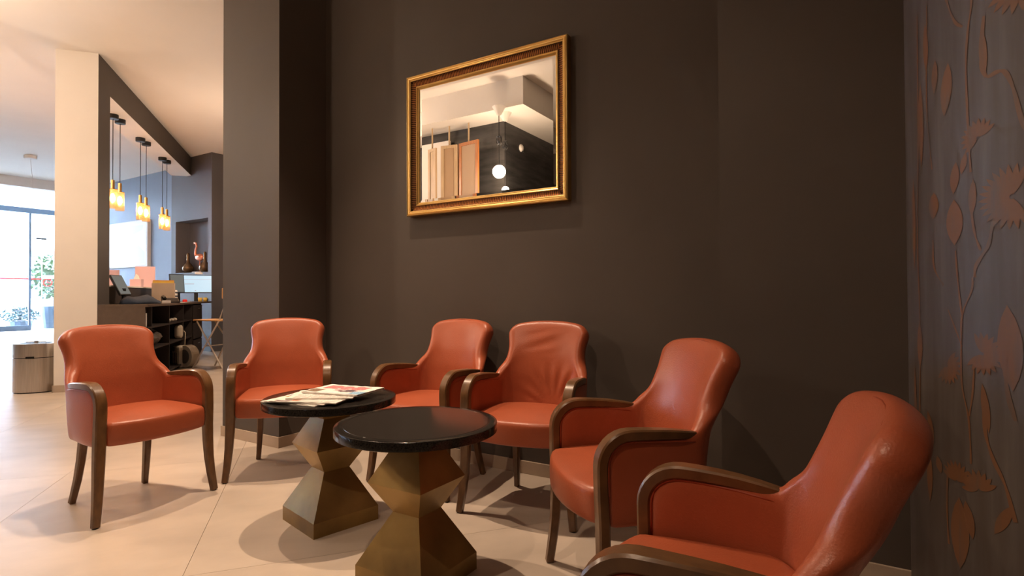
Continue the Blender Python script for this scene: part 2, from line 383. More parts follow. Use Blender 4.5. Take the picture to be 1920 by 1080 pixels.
bm = bmesh.new(); tube(bm, [(0, 0, .6), (.02, .02, 1.1), (-.03, 0, 1.5), (.03, 0, 2.1)], .03, 6); tube(bm, [(0, 0, 1.2), (.25, .1, 1.7)], .02, 5); tube(bm, [(0, 0, 1.3), (-.25, -.15, 1.8)], .02, 5)
finish('trunk', bm, 'bark', pt)
foliage('foliage', (0, 0, 1.75), .62, .75, 900, 'foliage', pt, .15, 2)
pl = tag(empty('low_shrub', uv(-23.1, 7.05, -.02)), 'low blue-green shrub left of the potted tree outside', 'shrub')
bm = bmesh.new(); lathe(bm, [(.3, 0), (.34, .28), (.3, .28)], 16); finish('planter', bm, 'pot', pl)
foliage('foliage', (0, 0, .48), .52, .26, 420, 'foliage2', pl, .11, 3)

# ------------------------------------------------------------------ art, mirror
mr = tag(empty('wall_mirror', uv(-1.934, 2.81, 2.010), AZU), 'gilt framed wall mirror with fluted moulding on the dark wall', 'mirror')
MW, MH = 0.588, 0.459        # half sizes
def rect_sweep(bm, prof, mi=None):
    # prof: (w inwards from outer edge, h out of the wall)
    loops = []
    for w, h in prof:
        loops.append([bm.verts.new((sx*(MW-w), -h, sz*(MH-w))) for sx, sz in ((-1, -1), (1, -1), (1, 1), (-1, 1))])
    for a, b in zip(loops, loops[1:]):
        for i in range(4): bm.faces.new((a[i], a[(i+1) % 4], b[(i+1) % 4], b[i]))
bm = bmesh.new(); rect_sweep(bm, [(0, 0), (0, .040), (.003, .044), (.009, .046), (.012, .043), (.0125, .041), (.015, .0445), (.022, .0445), (.024, .040), (.028, .039), (.030, .037), (.032, .036)])
finish('outer_moulding', bm, 'gold', mr)
bm = bmesh.new(); rect_sweep(bm, [(.032, .036), (.034, .030), (.044, .023), (.056, .0195), (.066, .019)]); finish('cove', bm, 'bronze', mr)
bm = bmesh.new(); rect_sweep(bm, [(.066, .018), (.067, .024), (.071, .0255), (.075, .023), (.077, .018), (.086, .014), (.089, .008), (.089, .0)]); finish('inner_moulding', bm, 'gold', mr)
bm = bmesh.new()
def alongs(w, step):
    for sgn in (-1, 1):
        n = int(2*(MW-w)/step)
        for k in range(n+1):
            yield ('h', sgn, -(MW-w)+2*(MW-w)*k/n)
        n = int(2*(MH-w)/step)
        for k in range(n+1):
            yield ('v', sgn, -(MH-w)+2*(MH-w)*k/n)
for kind, sgn, t in alongs(.050, .0122):
    cs = []
    for w, h in ((.035, .0335), (.041, .0305), (.050, .027), (.058, .0245), (.065, .022)):
        for dt, dh in ((-.0040, -.008), (0, 0), (.0040, -.008)):
            cs.append((sgn*((MH if kind == 'h' else MW)-w), t+dt, h+dh))
    vs = [bm.verts.new((b, -h, a) if kind == 'h' else (a, -h, b)) for a, b, h in cs]
    for r in range(4):
        for q in range(2): bm.faces.new((vs[r*3+q], vs[r*3+q+1], vs[r*3+q+4], vs[r*3+q+3]))
finish('fluting', bm, mat('fluting_bronze', (0.62, 0.36, 0.18), 0.30, metal=0.9), mr, kind='stuff')
bm = bmesh.new()
for w, h, st_, r in ((.0815, .0165, .0078, .0030), (.0265, .0405, .0072, .0027)):
    for kind, sgn, t in alongs(w, st_):
        a = sgn*((MH if kind == 'h' else MW)-w)
        c = (t, -h, a) if kind == 'h' else (a, -h, t)
        v = [bm.verts.new((c[0]+dx*r, c[1]+dy*r, c[2]+dz*r)) for dx, dy, dz in ((1, 0, 0), (0, 0, 1), (-1, 0, 0), (0, 0, -1), (0, -1, 0))]
        for i in range(4): bm.faces.new((v[i], v[(i+1) % 4], v[4]))
finish('beading', bm, 'gold', mr, kind='stuff')
bm = bmesh.new()
o_ = [bm.verts.new((sx*(MW-.087), -.0095, sz*(MH-.087))) for sx, sz in ((-1, -1), (1, -1), (1, 1), (-1, 1))]
i_ = [bm.verts.new((sx*(MW-.105), -.0106, sz*(MH-.105))) for sx, sz in ((-1, -1), (1, -1), (1, 1), (-1, 1))]
for i in range(4): bm.faces.new((o_[i], o_[(i+1) % 4], i_[(i+1) % 4], i_[i]))
finish('bevelled_edge', bm, 'mirror', mr)
bm = bmesh.new(); bm.faces.new([bm.verts.new((sx*(MW-.105), -.0106, sz*(MH-.105))) for sx, sz in ((-1, -1), (1, -1), (1, 1), (-1, 1))])
finish('mirror_pane', bm, 'mirror', mr)
boxo('backing', 'bronze', loc, -MW+.012, MW-.012, -.008, -.001, -MH+.012, MH-.012, parent=mr)

pc = tag(empty('framed_picture', uv(-14.2, 6.30, 2.22), AZU), 'large pale framed picture on the grey wall behind the desk', 'picture')
boxo('frame', 'white', loc, -.97, .97, -.07, 0, -.52, .52, parent=pc)
boxo('print', 'nicepic', loc, -.93, .93, -.073, -.07, -.48, .48, parent=pc)
bm = bmesh.new()
for pts in (((-.4, .42), (.8, .40), (.75, .30), (.4, .22), (0, .24)), ((.15, .25), (.30, .25), (.26, -.45), (.16, -.45)), ((-.7, -.45), (-.6, -.2), (-.2, -.05), (.15, -.1), (.1, -.45)), ((.3, -.45), (.35, -.1), (.6, -.05), (.85, -.2), (.85, -.45))):
    bm.faces.new([bm.verts.new((x, -.0745, z)) for x, z in pts])
finish('soft_shapes', bm, 'picgrey', pc)
bm = bmesh.new()
for k in range(4): fbox(bm, loc, -.22+.02*k, .08-.03*k, -.0755, -.0745, .06-.05*k, .075-.05*k)
finish('caption_lines', bm, 'picgrey', pc)

# ------------------------------------------------------------------ the leather armchair
def smooth01(a, b, x):
    t = max(0, min(1, (x-a)/(b-a))); return t*t*(3-2*t)
def interp(tab, x):
    if x <= tab[0][0]: return tab[0][1]
    for (a, fa), (b, fb_) in zip(tab, tab[1:]):
        if x <= b:
            t = (x-a)/(b-a); t = t*t*(3-2*t) if False else t
            return fa+(fb_-fa)*t
    return tab[-1][1]
WT = [(.34, .226), (.45, .232), (.60, .233), (.618, .228), (.64, .213), (.665, .202), (.70, .196), (.74, .197), (.78, .206), (.82, .217), (.87, .221)]
YE = [(.34, .315), (.60, .330), (.625, .352), (.66, .388), (.70, .410), (.76, .438), (.82, .464), (.88, .486)]
YC = [(.34, .395), (.45, .405), (.60, .428), (.70, .455), (.80, .488), (.88, .520)]
ZB, ZA = .345, .600
def shell_meshes():
    bm = bmesh.new()
    nb_, N1, N2 = 14, 5, 9
    ns = 7
    grid = {}
    def mid_back(t, z):
        w, ye, yc = interp(WT, z), interp(YE, z), interp(YC, z)
        k = smooth01(.58, .76, z)
        xa, ya = w*math.sin(t*PI/2), ye+(yc-ye)*math.cos(t*PI/2)
        xb, yb = w*t, yc-(yc-ye)*abs(t)**2.2
        return Vector((xa*(1-k)+xb*k, ya*(1-k)+yb*k, z))
    def ztop(t):
        a = abs(t)
        return .862-.026*a**2.2 - .024*(max(0, a-.80)/.20)**2.4
    def zbot(t): return ZB
    cols = []
    for i in range(nb_+1):
        t = -1+2*i/nb_
        tt = math.copysign(abs(t)**.92, t)
        col = []
        for r in range(N1+N2+1):
            z = ZB+(ZA-ZB)*r/N1 if r <= N1 else ZA+(ztop(tt)-ZA)*(r-N1)/N2
            col.append(mid_back(tt, z))
        cols.append(('b', col))
    def side(s):
        out = []
        for j in range(1, ns+1):
            f = j/ns
            y0 = .036
            col = []
            for r in range(N1+1):
                zt = ZA
                yf = interp(YE, ZB+(ZA-ZB)*r/N1)
                y = yf+(y0-yf)*f
                if y < .105: zt = .522+math.sqrt(max(0, .078**2-(.105-y)**2))
                zb = ZB
                z = zb+(zt-zb)*r/N1
                e = interp(WT, z)
                fx = min(1, max(0, (yf-y)/(yf-.10)))
                x = e+(.2525-e)*math.sin(fx*PI/2)**.9
                if z < .42: x -= .010*(1-fx)*(.42-z)/.08
                col.append(Vector((s*x, y, z)))
            out.append(('s', col))
        return out
    left = side(-1); right = side(1)
    allc = list(reversed(left))+cols+right
    nl = len(left)
    vs = [[bm.verts.new(p) for p in c] for _, c in allc]
    owner = {}
    for i in range(len(allc)-1):
        n = min(len(vs[i]), len(vs[i+1]))
        region = 0 if nl <= i < nl+nb_ else (1 if i < nl else 2)
        for r in range(n-1):
            f = bm.faces.new((vs[i][r], vs[i+1][r], vs[i+1][r+1], vs[i][r+1])); f.material_index = region
    bm.normal_update()
    # orientation: normals must point inwards (towards -y at the back)
    f0 = [f for f in bm.faces if f.material_index == 0][nb_//2*3]
    if sum(f.normal.y for f in bm.faces if f.material_index == 0) > 0:
        bmesh.ops.reverse_faces(bm, faces=bm.faces); bm.normal_update()
    out = bmesh.new()
    inner, outer, rim = {}, {}, {}
    for v in bm.verts:
        reg = max(f.material_index for f in v.link_faces)
        zz = v.co.z
        isb = any(f.material_index == 0 for f in v.link_faces)
        h = .019 if not isb else .019+.008*smooth01(.55, .70, zz)
        hin = h+(.004 if isb and not v.is_boundary else 0)
        hout = h+(.018*smooth01(.58, .72, zz) if isb else 0)
        inner[v] = out.verts.new(v.co+v.normal*hin); outer[v] = out.verts.new(v.co-v.normal*hout)
    for v in bm.verts:
        if v.is_boundary:
            d_ = Vector((0, 0, 0))
            for e in v.link_edges:
                if e.is_boundary:
                    f = e.link_faces[0]; m_ = (e.verts[0].co+e.verts[1].co)/2
                    t = m_-f.calc_center_median(); ed = (e.verts[0].co-e.verts[1].co).normalized()
                    t = t-ed*t.dot(ed); t = t-v.normal*t.dot(v.normal); d_ += t.normalized()
            d_.normalize()
            top = v.co.z > .61
            rim[v] = out.verts.new(v.co+d_*(.015 if top else .006))
    for f in bm.faces:
        a = out.faces.new([inner[v] for v in f.verts]); a.material_index = f.material_index
        a = out.faces.new([outer[v] for v in reversed(f.verts)]); a.material_index = f.material_index
    for e in bm.edges:
        if e.is_boundary:
            a, b = e.verts; mi = e.link_faces[0].material_index
            q = out.faces.new((inner[a], inner[b], rim[b], rim[a])); q.material_index = mi
            q = out.faces.new((rim[a], rim[b], outer[b], outer[a])); q.material_index = mi
    bmesh.ops.recalc_face_normals(out, faces=out.faces)
    me = bpy.data.meshes.new('tmp'); out.to_mesh(me); out.free(); bm.free()
    o = bpy.data.objects.new('tmp', me); C.objects.link(o)
    md = o.modifiers.new('s', 'SUBSURF'); md.levels = 2
    dg = bpy.context.evaluated_depsgraph_get(); ev = o.evaluated_get(dg)
    em = bpy.data.meshes.new_from_object(ev)
    res = []
    for reg in range(3):
        b2 = bmesh.new(); b2.from_mesh(em)
        bmesh.ops.delete(b2, geom=[f for f in b2.faces if f.material_index != reg], context='FACES')
        for f in b2.faces: f.material_index = 0; f.smooth = True
        m2 = bpy.data.meshes.new('panel'); b2.to_mesh(m2); b2.free(); m2.materials.append(M['leather']); res.append(m2)
    bpy.data.objects.remove(o)
    return res

def seam_mesh():
    def mb(t, z):
        w, ye, yc = interp(WT, z), interp(YE, z), interp(YC, z); k = smooth01(.58, .76, z)
        xa, ya = w*math.sin(t*PI/2), ye+(yc-ye)*math.cos(t*PI/2); xb, yb = w*t, yc-(yc-ye)*abs(t)**2.2
        return Vector((xa*(1-k)+xb*k, ya*(1-k)+yb*k, z))
    pts = []
    path = [(-.93, .64+.02*k) for k in range(8)]+[(-.925, .80), (-.90, .815), (-.82, .827), (-.66, .840), (-.4, .850), (-.2, .856), (0, .858)]
    path = path+[(-t, z) for t, z in reversed(path[:-1])]
    for t, z in path:
        e = .01; a = mb(t+e, z)-mb(t-e, z); b = mb(t, z+e)-mb(t, z-e); n = b.cross(a).normalized()
        if n.y > 0: n = -n
        pts.append(mb(t, z)+n*(.0240 if abs(t) > .8 or z > .84 else .0265))
    bm = bmesh.new(); tube(bm, pts, .0016, 6); return bm

def seat_mesh():
    bm = bmesh.new(); nx, ny = 12, 10
    def P(i, j, k, lift):      # k = scale of outline
        s = -1+2*i/nx; t = j/ny
        yb = .395-.07*abs(s)**2.5; yf = -.052+.052*abs(s)**2.2
        w = .236-.012*t
        x = s*w; y = yf+(yb-yf)*t
        cx, cy = 0, .19
        return Vector((cx+(x-cx)*k, cy+(y-cy)*k, lift))
    def ztop(i, j):
        s = -1+2*i/nx; t = j/ny
        return .462+.016*(1-s*s)*(1-(2*t-1)**2)-.010*(1-t)**4
    top = [[bm.verts.new(P(i, j, .93, ztop(i, j))) for j in range(ny+1)] for i in range(nx+1)]
    bot = [[bm.verts.new(P(i, j, .97, .343)) for j in range(ny+1)] for i in range(nx+1)]
    for i in range(nx):
        for j in range(ny):
            bm.faces.new((top[i][j], top[i+1][j], top[i+1][j+1], top[i][j+1]))
            bm.faces.new((bot[i][j], bot[i][j+1], bot[i+1][j+1], bot[i+1][j]))
    per = [(i, 0) for i in range(nx)]+[(nx, j) for j in range(ny)]+[(i, ny) for i in range(nx, 0, -1)]+[(0, j) for j in range(ny, 0, -1)]
    rings = [[top[i][j] for i, j in per]]
    for k, z in ((.985, .446), (1.0, .425), (1.0, .385), (.995, .352)):
        rings.append([bm.verts.new(P(i, j, k, z)) for i, j in per])
    rings.append([bot[i][j] for i, j in per])
    n = len(per)
    for a, b in zip(rings, rings[1:]):
        for q in range(n): bm.faces.new((a[q], b[q], b[(q+1) % n], a[(q+1) % n]))
    return bm

def sweep(bm, pts, n_sub=1):
    """pts: (pos, width along x, thickness) ; rounded rectangular section"""
    rings = []
    for i, (p, w, t) in enumerate(pts):
        p = Vector(p); a = Vector(pts[max(i-1, 0)][0]); b = Vector(pts[min(i+1, len(pts)-1)][0])
        tan = (b-a).normalized()
        wx = Vector((1, 0, 0)); wx = (wx-tan*wx.dot(tan)).normalized(); th = tan.cross(wx).normalized()
        c = min(w, t)*.16; ring = []
        for sx, sy in ((-1, -1), (1, -1), (1, 1), (-1, 1)):
            A1 = (sx*(w/2-c), sy*t/2); B1 = (sx*w/2, sy*(t/2-c))
            ring += [A1, B1] if sx*sy < 0 else [B1, A1]
        # order check: build by angle
        ring = sorted(ring, key=lambda q: math.atan2(q[1], q[0]))
        rings.append([bm.verts.new(p+wx*x+th*y) for x, y in ring])
    for a, b in zip(rings, rings[1:]):
        for k in range(8): bm.faces.new((a[k], a[(k+1) % 8], b[(k+1) % 8], b[k]))
    bm.faces.new(rings[0]); bm.faces.new(rings[-1])
def sh(o, ang=35):
    me = o.data
    for p in me.polygons: p.use_smooth = True
    me.set_sharp_from_angle(angle=math.radians(ang)); return o

panels = shell_meshes()
def arm_path(s):
    P = [((.2575, .021, .345), .048, .035), ((.2565, .017, .44), .048, .034), ((.2555, .016, .49), .048, .033), ((.255, .016, .525), .048, .033)]
    for k in range(1, 9):
        a = PI - k*PI/2/8
        P.append(((.255, .105+.089*math.cos(a), .525+.089*math.sin(a)), .048, .033))
    P += [((.2545, .14, .6135), .047, .032), ((.252, .19, .611), .045, .031), ((.2475, .24, .607), .041, .030), ((.241, .285, .602), .036, .027), ((.233, .325, .5975), .030, .022), ((.229, .342, .596), .022, .014)]
    return [((s*p[0], p[1], p[2]), w, t) for p, w, t in P]
def make_chair():
    root = empty('armchair', (0, 0, 0))
    names = ['backrest', 'side_panel', 'side_panel']
    for n, me in zip(names, panels):
        o = bpy.data.objects.new(n, me); C.objects.link(o); o.parent = root
    o = finish('seat', seat_mesh(), 'leather', root, smooth=True)
    md = o.modifiers.new('s', 'SUBSURF'); md.levels = 1; md.render_levels = 1
    for s in (-1, 1):
        bm = bmesh.new(); sweep(bm, arm_path(s)); sh(finish('armrest', bm, 'wood', root))
        bm = bmesh.new()
        L = [((.2575, .021, .3455), .048, .035), ((.2595, .021, .27), .046, .034), ((.2635, .018, .18), .0415, .0325), ((.270, .011, .10), .037, .031), ((.278, .003, .03), .033, .030), ((.281, .0, .004), .032, .029)]
        sweep(bm, [((s*p[0], p[1], p[2]), w, t) for p, w, t in L]); sh(finish('leg', bm, 'wood', root))
        bm = bmesh.new()
        L = [((.153, .385, .36), .036, .036), ((.154, .388, .30), .036, .036), ((.157, .398, .22), .034, .035), ((.163, .417, .12), .031, .032), ((.170, .438, .04), .028, .029), ((.174, .447, .004), .027, .028)]
        sweep(bm, [((s*p[0], p[1], p[2]), w, t) for p, w, t in L]); sh(finish('leg', bm, 'wood', root))
        bm = bmesh.new()
        for side in (-1, 1):
            pts = []
            for p, w, t in arm_path(s)[1:-1]:
                pts.append(p)
            q = []
            for i, p in enumerate(pts):
                a = Vector(pts[max(i-1, 0)]); b = Vector(pts[min(i+1, len(pts)-1)]); tan = (b-a).normalized()
                nrm = Vector((1, 0, 0)).cross(tan).normalized()
                off = nrm*(-.0185 if nrm.z > 0 or nrm.y < 0 else .0185)
                q.append(Vector(p)+off+Vector((side*.0175, 0, 0)))
            tube(bm, q, .0032, 6)
        finish('piping', bm, 'welt', root, smooth=True)
        for (x, y, r) in ((.281, 0, .012), (.174, .445, .010)):
            bm = bmesh.new(); lathe(bm, [(r, 0), (r, .005)], 10, (s*x, y, 0)); finish('foot_glide', bm, 'rubber', root)
    finish('seam', seam_mesh(), 'welt', root, smooth=True)
    return root
chairs = [
    (-1.726, 2.752, 151.9, 'orange leather armchair standing alone nearest the stainless bin and white pillar'),
    (-1.319, 3.180, 106.2, 'orange leather armchair in front of the dark pillar, behind the newspaper table'),
    (-0.566, 2.969, 55.9, 'orange leather armchair under the mirror, left one of the touching pair against the wall'),
    (0.004, 2.561, 66.5, 'orange leather armchair with a creased back, right one of the touching pair against the wall'),
    (0.194, 1.904, 11.0, 'orange leather armchair facing left, between the wall pair and the nearest chair'),
    (0.214, 1.204, -24.6, 'nearest orange leather armchair, cut off by the bottom edge, back to the patterned wall'),
]
proto = make_chair()
for i, (x, y, th, lab) in enumerate(chairs):
    o = proto if i == 0 else copy_tree(proto)
    o.location = (x, y, 0); o.rotation_euler = (0, 0, math.radians(th-90))
    o.scale = (1, 1, (1.012, 1.02, 1.02, 1.022, 1.0, .968)[i])
    tag(o, lab, 'armchair', 'orange leather armchairs round the two tables')

# creased backrest of the right wall chair
wall4 = [o for o in bpy.data.objects if o.name.startswith('armchair') and o.type == 'EMPTY' and abs(o.location.x-.004) < .001][0]
bk = [c for c in wall4.children if c.name.startswith('backrest')][0]
bk.data = bk.data.copy(); bk['label'] = 'backrest leather creased at its lower right'
for v in bk.data.vertices:
    x, y, z = v.co
    if v.normal.y < -.3 and .46 < z < .86:
        a = math.atan2(z-.43, x-.06+.0001); rr = math.hypot(z-.43, x-.06)
        m1 = smooth01(.05, .10, rr)*(1-smooth01(.16, .26, rr))
        v.co.y += .0042*math.sin(a*19)*m1*smooth01(-.16, .0, x)
        v.co.y += .0020*math.sin((z-.3*x)*85)*smooth01(.70, .74, z)*(1-smooth01(.80, .84, z))*(1-smooth01(.0, .15, abs(x+.02)))

# ------------------------------------------------------------------ tables
TZ = .565
def make_table():
    root = empty('side_table', (0, 0, 0))
    bm = bmesh.new()
    R = .296
    lathe(bm, [(R-.006, TZ-.034), (R, TZ-.031), (R, TZ-.0045), (R-.0015, TZ-.0015), (R-.0045, TZ), (R-.030, TZ), (R-.0305, TZ-.0008), (R-.033, TZ-.0008), (R-.0335, TZ)], 96)
    sh(finish('table_top', bm, 'granite', root), 30)
    lv = [(0, .312), (.064, .312), (.243, .124), (.355, .252), (.478, .126), (TZ-.036, .215)]
    for name, (i, j) in (('plinth', (0, 1)), ('lower_block', (1, 2)), ('middle_block', (2, 3)), ('upper_block', (3, 4)), ('neck', (4, 5))):
        bm = bmesh.new(); pts = []
        for z, w in (lv[i], lv[j]):
            h = w/2; pts += [(-h, -h, z), (h, -h, z), (h, h, z), (-h, h, z)]
        hull8(bm, pts); o = finish(name, bm, 'brass_base', root); 
    return root
tp = make_table()
tp.location = (-0.353, 2.075, 0); tp.rotation_euler = (0, 0, math.radians(-77+45))
tag(tp, 'front round black stone side table with a faceted brass base, top empty', 'table', 'faceted side tables')
t2 = copy_tree(tp); t2.location = (-0.843, 2.60, 0); t2.rotation_euler = (0, 0, math.radians(-90+45))
tag(t2, 'rear round black stone side table with a faceted base, carrying the newspapers', 'table', 'faceted side tables')

# ------------------------------------------------------------------ newspapers on the rear table
def paper(name, cx, cy, z, w, h, rot, label, cat, blocks, base=(.80, .74, .68), thick=.003, sag=.0, nx=44, ny=32, layers=1, curl=0.0):
    root = empty(name, (cx, cy, z), math.radians(rot))
    bm = bmesh.new(); col = bm.loops.layers.float_color.new('print')
    g_ = [[bm.verts.new((-w/2+w*i/nx, -h/2+h*j/ny, thick+curl*(abs(2*i/nx-1)**3)*.5+.0006*math.sin(i*.7)+.0004*math.sin(j*.9))) for j in range(ny+1)] for i in range(nx+1)]
    r = random.Random(int(cx*1000+rot))
    for i in range(nx):
        for j in range(ny):
            f = bm.faces.new((g_[i][j], g_[i+1][j], g_[i+1][j+1], g_[i][j+1])); x, y = (i+.5)/nx, (j+.5)/ny
            c = base
            for (x0, x1, y0, y1, cc, kind) in blocks:
                if x0 <= x <= x1 and y0 <= y <= y1:
                    if kind == 'f': c = cc
                    elif kind == 't' and j % 2 == 0 and r.random() < .8: c = cc
                    elif kind == 'p':
                        k = r.uniform(.6, 1.3); c = tuple(min(.9, q*k) for q in cc)
                    elif kind == 'e':
                        ex = (x-(x0+x1)/2)/((x1-x0)/2); ey = (y-(y0+y1)/2)/((y1-y0)/2)
                        if ex*ex+ey*ey < 1: c = cc
            for l in f.loops: l[col] = (*c, 1)
            f.smooth = True
    finish('front_page', bm, 'newsprint', root, smooth=True)
    for k in range(layers):
        bm = bmesh.new(); d_ = .0012
        fbox(bm, loc, -w/2-.0015*(k % 3), w/2-.002*(k % 2), -h/2-.001*(k % 2), h/2, thick*k/layers, thick*(k+.8)/layers)
        finish('inner_pages', bm, 'paper', root)
    tag(root, label, cat, 'newspapers on the rear table'); return root
pink, blk, tan_, blu, gry = (.70, .22, .22), (.06, .05, .05), (.50, .33, .16), (.28, .50, .70), (.42, .38, .36)
tz = TZ+.0008
paper('newspaper', -.925, 2.51, tz, .30, .225, -22, 'lowest newspaper fanned out furthest left on the rear table', 'newspaper', [(.06, .30, .2, .8, gry, 't'), (.06, .2, .5, .75, (.2, .15, .2), 'p')], thick=.004)
paper('newspaper', -.905, 2.505, tz+.005, .30, .225, -16, 'newspaper second from the bottom of the fanned stack', 'newspaper', [(.05, .22, .3, .8, (.25, .2, .25), 'p'), (.3, .9, .05, .9, gry, 't')], thick=.004)
paper('newspaper', -.875, 2.495, tz+.010, .31, .225, -10, 'newspaper in mid stack with small colour photos on its front page', 'newspaper', [(.04, .22, .45, .85, (.22, .20, .35), 'p'), (.04, .22, .45, .6, tan_, 'p'), (.06, .30, .04, .12, (.15, .1, .1), 'p'), (.30, .42, .06, .2, (.6, .2, .08), 'p'), (.28, .95, .25, .45, gry, 't'), (.3, .6, .65, .9, (.45, .25, .18), 'p'), (.25, .95, .06, .2, gry, 't')], thick=.005)
paper('newspaper', -.845, 2.545, tz+.016, .29, .21, 2, 'newspaper just under the top magazine, bold headline showing', 'newspaper', [(.10, .9, .02, .10, blk, 't'), (.1, .9, .14, .5, gry, 't')], thick=.005)
paper('magazine', -.785, 2.615, tz+.022, .30, .215, -20, 'topmost folded paper with a pink and blue picture on its cover', 'magazine', [(.10, .85, .50, .88, pink, 'p'), (.35, .8, .28, .52, (.75, .40, .40), 'e'), (.48, .78, .22, .50, (.16, .12, .14), 'e'), (.02, .22, .06, .40, (.25, .18, .12), 'p'), (.78, .99, .04, .34, blu, 'p'), (.3, .8, .02, .10, blu, 't')], base=(.84, .80, .76), thick=.007, layers=2, curl=.003)

# ------------------------------------------------------------------ stainless bin
bn = tag(empty('waste_bin', ab(.165, -.612, 0), AZB), 'oval brushed steel waste bin standing left of the white pillar', 'bin')
def stadium(L, r, n=12):
    return [(L/2+r*math.cos(a), r*math.sin(a)) for a in [-PI/2+PI*k/n for k in range(n+1)]]+[(-L/2+r*math.cos(a), r*math.sin(a)) for a in [PI/2+PI*k/n for k in range(n+1)]]
def prism(bm, pts, z0, z1, top=True):
    a = [bm.verts.new((x, y, z0)) for x, y in pts]; b = [bm.verts.new((x, y, z1)) for x, y in pts]; n = len(a)
    for i in range(n): bm.faces.new((a[i], a[(i+1) % n], b[(i+1) % n], b[i]))
    bm.faces.new(a)
    if top: bm.faces.new(b)
BL, BR = .07, .165
bm = bmesh.new(); prism(bm, stadium(BL, BR), .012, .375); sh(finish('body', bm, 'steel', bn))
bm = bmesh.new(); prism(bm, stadium(BL, BR-.008), .375, .383); finish('seam', bm, 'black', bn)
bm = bmesh.new(); prism(bm, stadium(BL, BR), .383, .530); sh(finish('lid_ring', bm, 'steel', bn))
bm = bmesh.new(); prism(bm, stadium(BL, BR-.01), 0, .012); finish('base', bm, 'black', bn)
for s in (-1, 1):
    bm = bmesh.new(); lathe(bm, [(.06, .5305), (.065, .534), (.07, .531)], 20, (s*.075, 0, 0)); finish('opening', bm, 'blackgloss', bn)
bm = bmesh.new(); tube(bm, [(-.09, 0, .545), (.09, 0, .545)], .006, 6); lathe(bm, [(.02, .531), (.02, .556)], 10); finish('divider_knob', bm, 'steel', bn)
for s in (-1, 1): boxo('handle_slot', 'blackgloss', loc, -.03, .045, s*(BR)-.004, s*BR+.004, .372, .395, parent=bn)

# ------------------------------------------------------------------ pendants on the beam
def make_pendant():
    r = empty('pendant_lamp', (0, 0, 0))
    bm = bmesh.new(); lathe(bm, [(.062, 0), (.062, -.052), (.058, -.056)], 24); sh(finish('canopy', bm, 'black', r))
    bm = bmesh.new(); tube(bm, [(0, 0, -.05), (0, 0, -.85)], .0045, 6); finish('cord', bm, 'black', r)
    bm = bmesh.new(); lathe(bm, [(.012, -.845), (.021, -.85), (.021, -.965), (.052, -.967), (.052, -.975)], 20); sh(finish('lamp_holder', bm, 'brasslamp', r))
    bm = bmesh.new(); lathe(bm, [(.051, -.97), (.051, -1.215)], 28, cap=False); finish('glass_shade', bm, 'amber', r, smooth=True)
    bm = bmesh.new(); ball(bm, (0, 0, -1.08), .027, .027, .060); finish('bulb', bm, 'bulb', r, smooth=True)
    return r
pd = make_pendant()
spots_ = [(1.14, -.19), (1.35, -.17), (2.27, -.17), (2.49, -.15), (3.50, -.16), (3.71, -.14)]
plab = ['leftmost pendant lamp, nearer of the first pair under the beam', 'farther pendant lamp of the first pair by the white pillar',
        'nearer pendant lamp of the middle pair under the beam', 'farther pendant lamp of the middle pair, right of its twin',
        'nearer pendant lamp of the last pair under the beam end', 'rightmost pendant lamp, farther of the last pair under the beam']
for i, ((a, b), lb) in enumerate(zip(spots_, plab)):
    o = pd if i == 0 else copy_tree(pd)
    o.location = ab(a, b, SOFF); tag(o, lb, 'pendant lamp', 'amber glass pendant lamps')
    point('pendant_light', ab(a, b, SOFF-1.08), 9, (1.0, .55, .25), .05)
cr = tag(empty('ceiling_rose', (-9.22, 10.7, CEIL)), 'small white ceiling rose with a thin wire, left of the white pillar', 'ceiling rose')
bm = bmesh.new(); lathe(bm, [(.10, 0), (.10, -.05), (.09, -.06)], 20); finish('cap', bm, 'white', cr)
bm = bmesh.new(); tube(bm, [(.0, 0, -.05), (.03, .05, -.7)], .004, 5); finish('wire', bm, 'white', cr)

# ------------------------------------------------------------------ things seen only in the mirror, and added unseen bulb lamps
P = lambda u, v, z: uv(u, v, z)
def lampcord(u, v, zb, r, label, power, SOFF=SOFF):
    root = tag(empty('bulb_lamp', uv(u, v, SOFF)), label, 'lamp')
    bm = bmesh.new(); lathe(bm, [(.085, 0), (.03, -.10), (.012, -.11)], 18); finish('ceiling_cup', bm, 'white', root)
    bm = bmesh.new(); tube(bm, [(0, 0, -.1), (0, 0, zb-SOFF+r)], .005, 6)
    pts = [(.05*math.sin(a)*.8, .02*math.cos(a*1.3), -.42-.06*math.cos(a)) for a in [k*.6 for k in range(24)]]
    tube(bm, pts, .005, 5); finish('cord', bm, 'black', root)
    bm = bmesh.new(); ball(bm, (0, 0, zb-SOFF), r); finish('bulb', bm, 'bulbbig', root, smooth=True)
    point('bulb_light', uv(u, v, zb), power, (1.0, .72, .50), r+.01)
lampcord(-3.80, -.26, 2.575, .07, 'bare bulb hanging from a white cup, larger glow in the mirror', 140)
lampcord(-3.86, -.50, 2.39, .035, 'smaller bare bulb hanging lower, second glow in the mirror', 25)
lampcord(-6.3, .75, 2.9, .05, 'added bare bulb lamp brightening the lobby, unseen beyond the left edge', 330)  # added out of view to lift the ceiling and pillar fronts
lampcord(-9.6, .9, 2.9, .05, 'added bare bulb lamp deeper in the lobby, unseen, for more brightness', 330)  # second added bulb out of view, fills the lobby
lampcord(-7.27, 4.91, 2.1, .05, 'added bare bulb lamp hidden behind the dark pillar, brightening the office', 230, CEIL)  # added behind the pillar to light the side of the beam
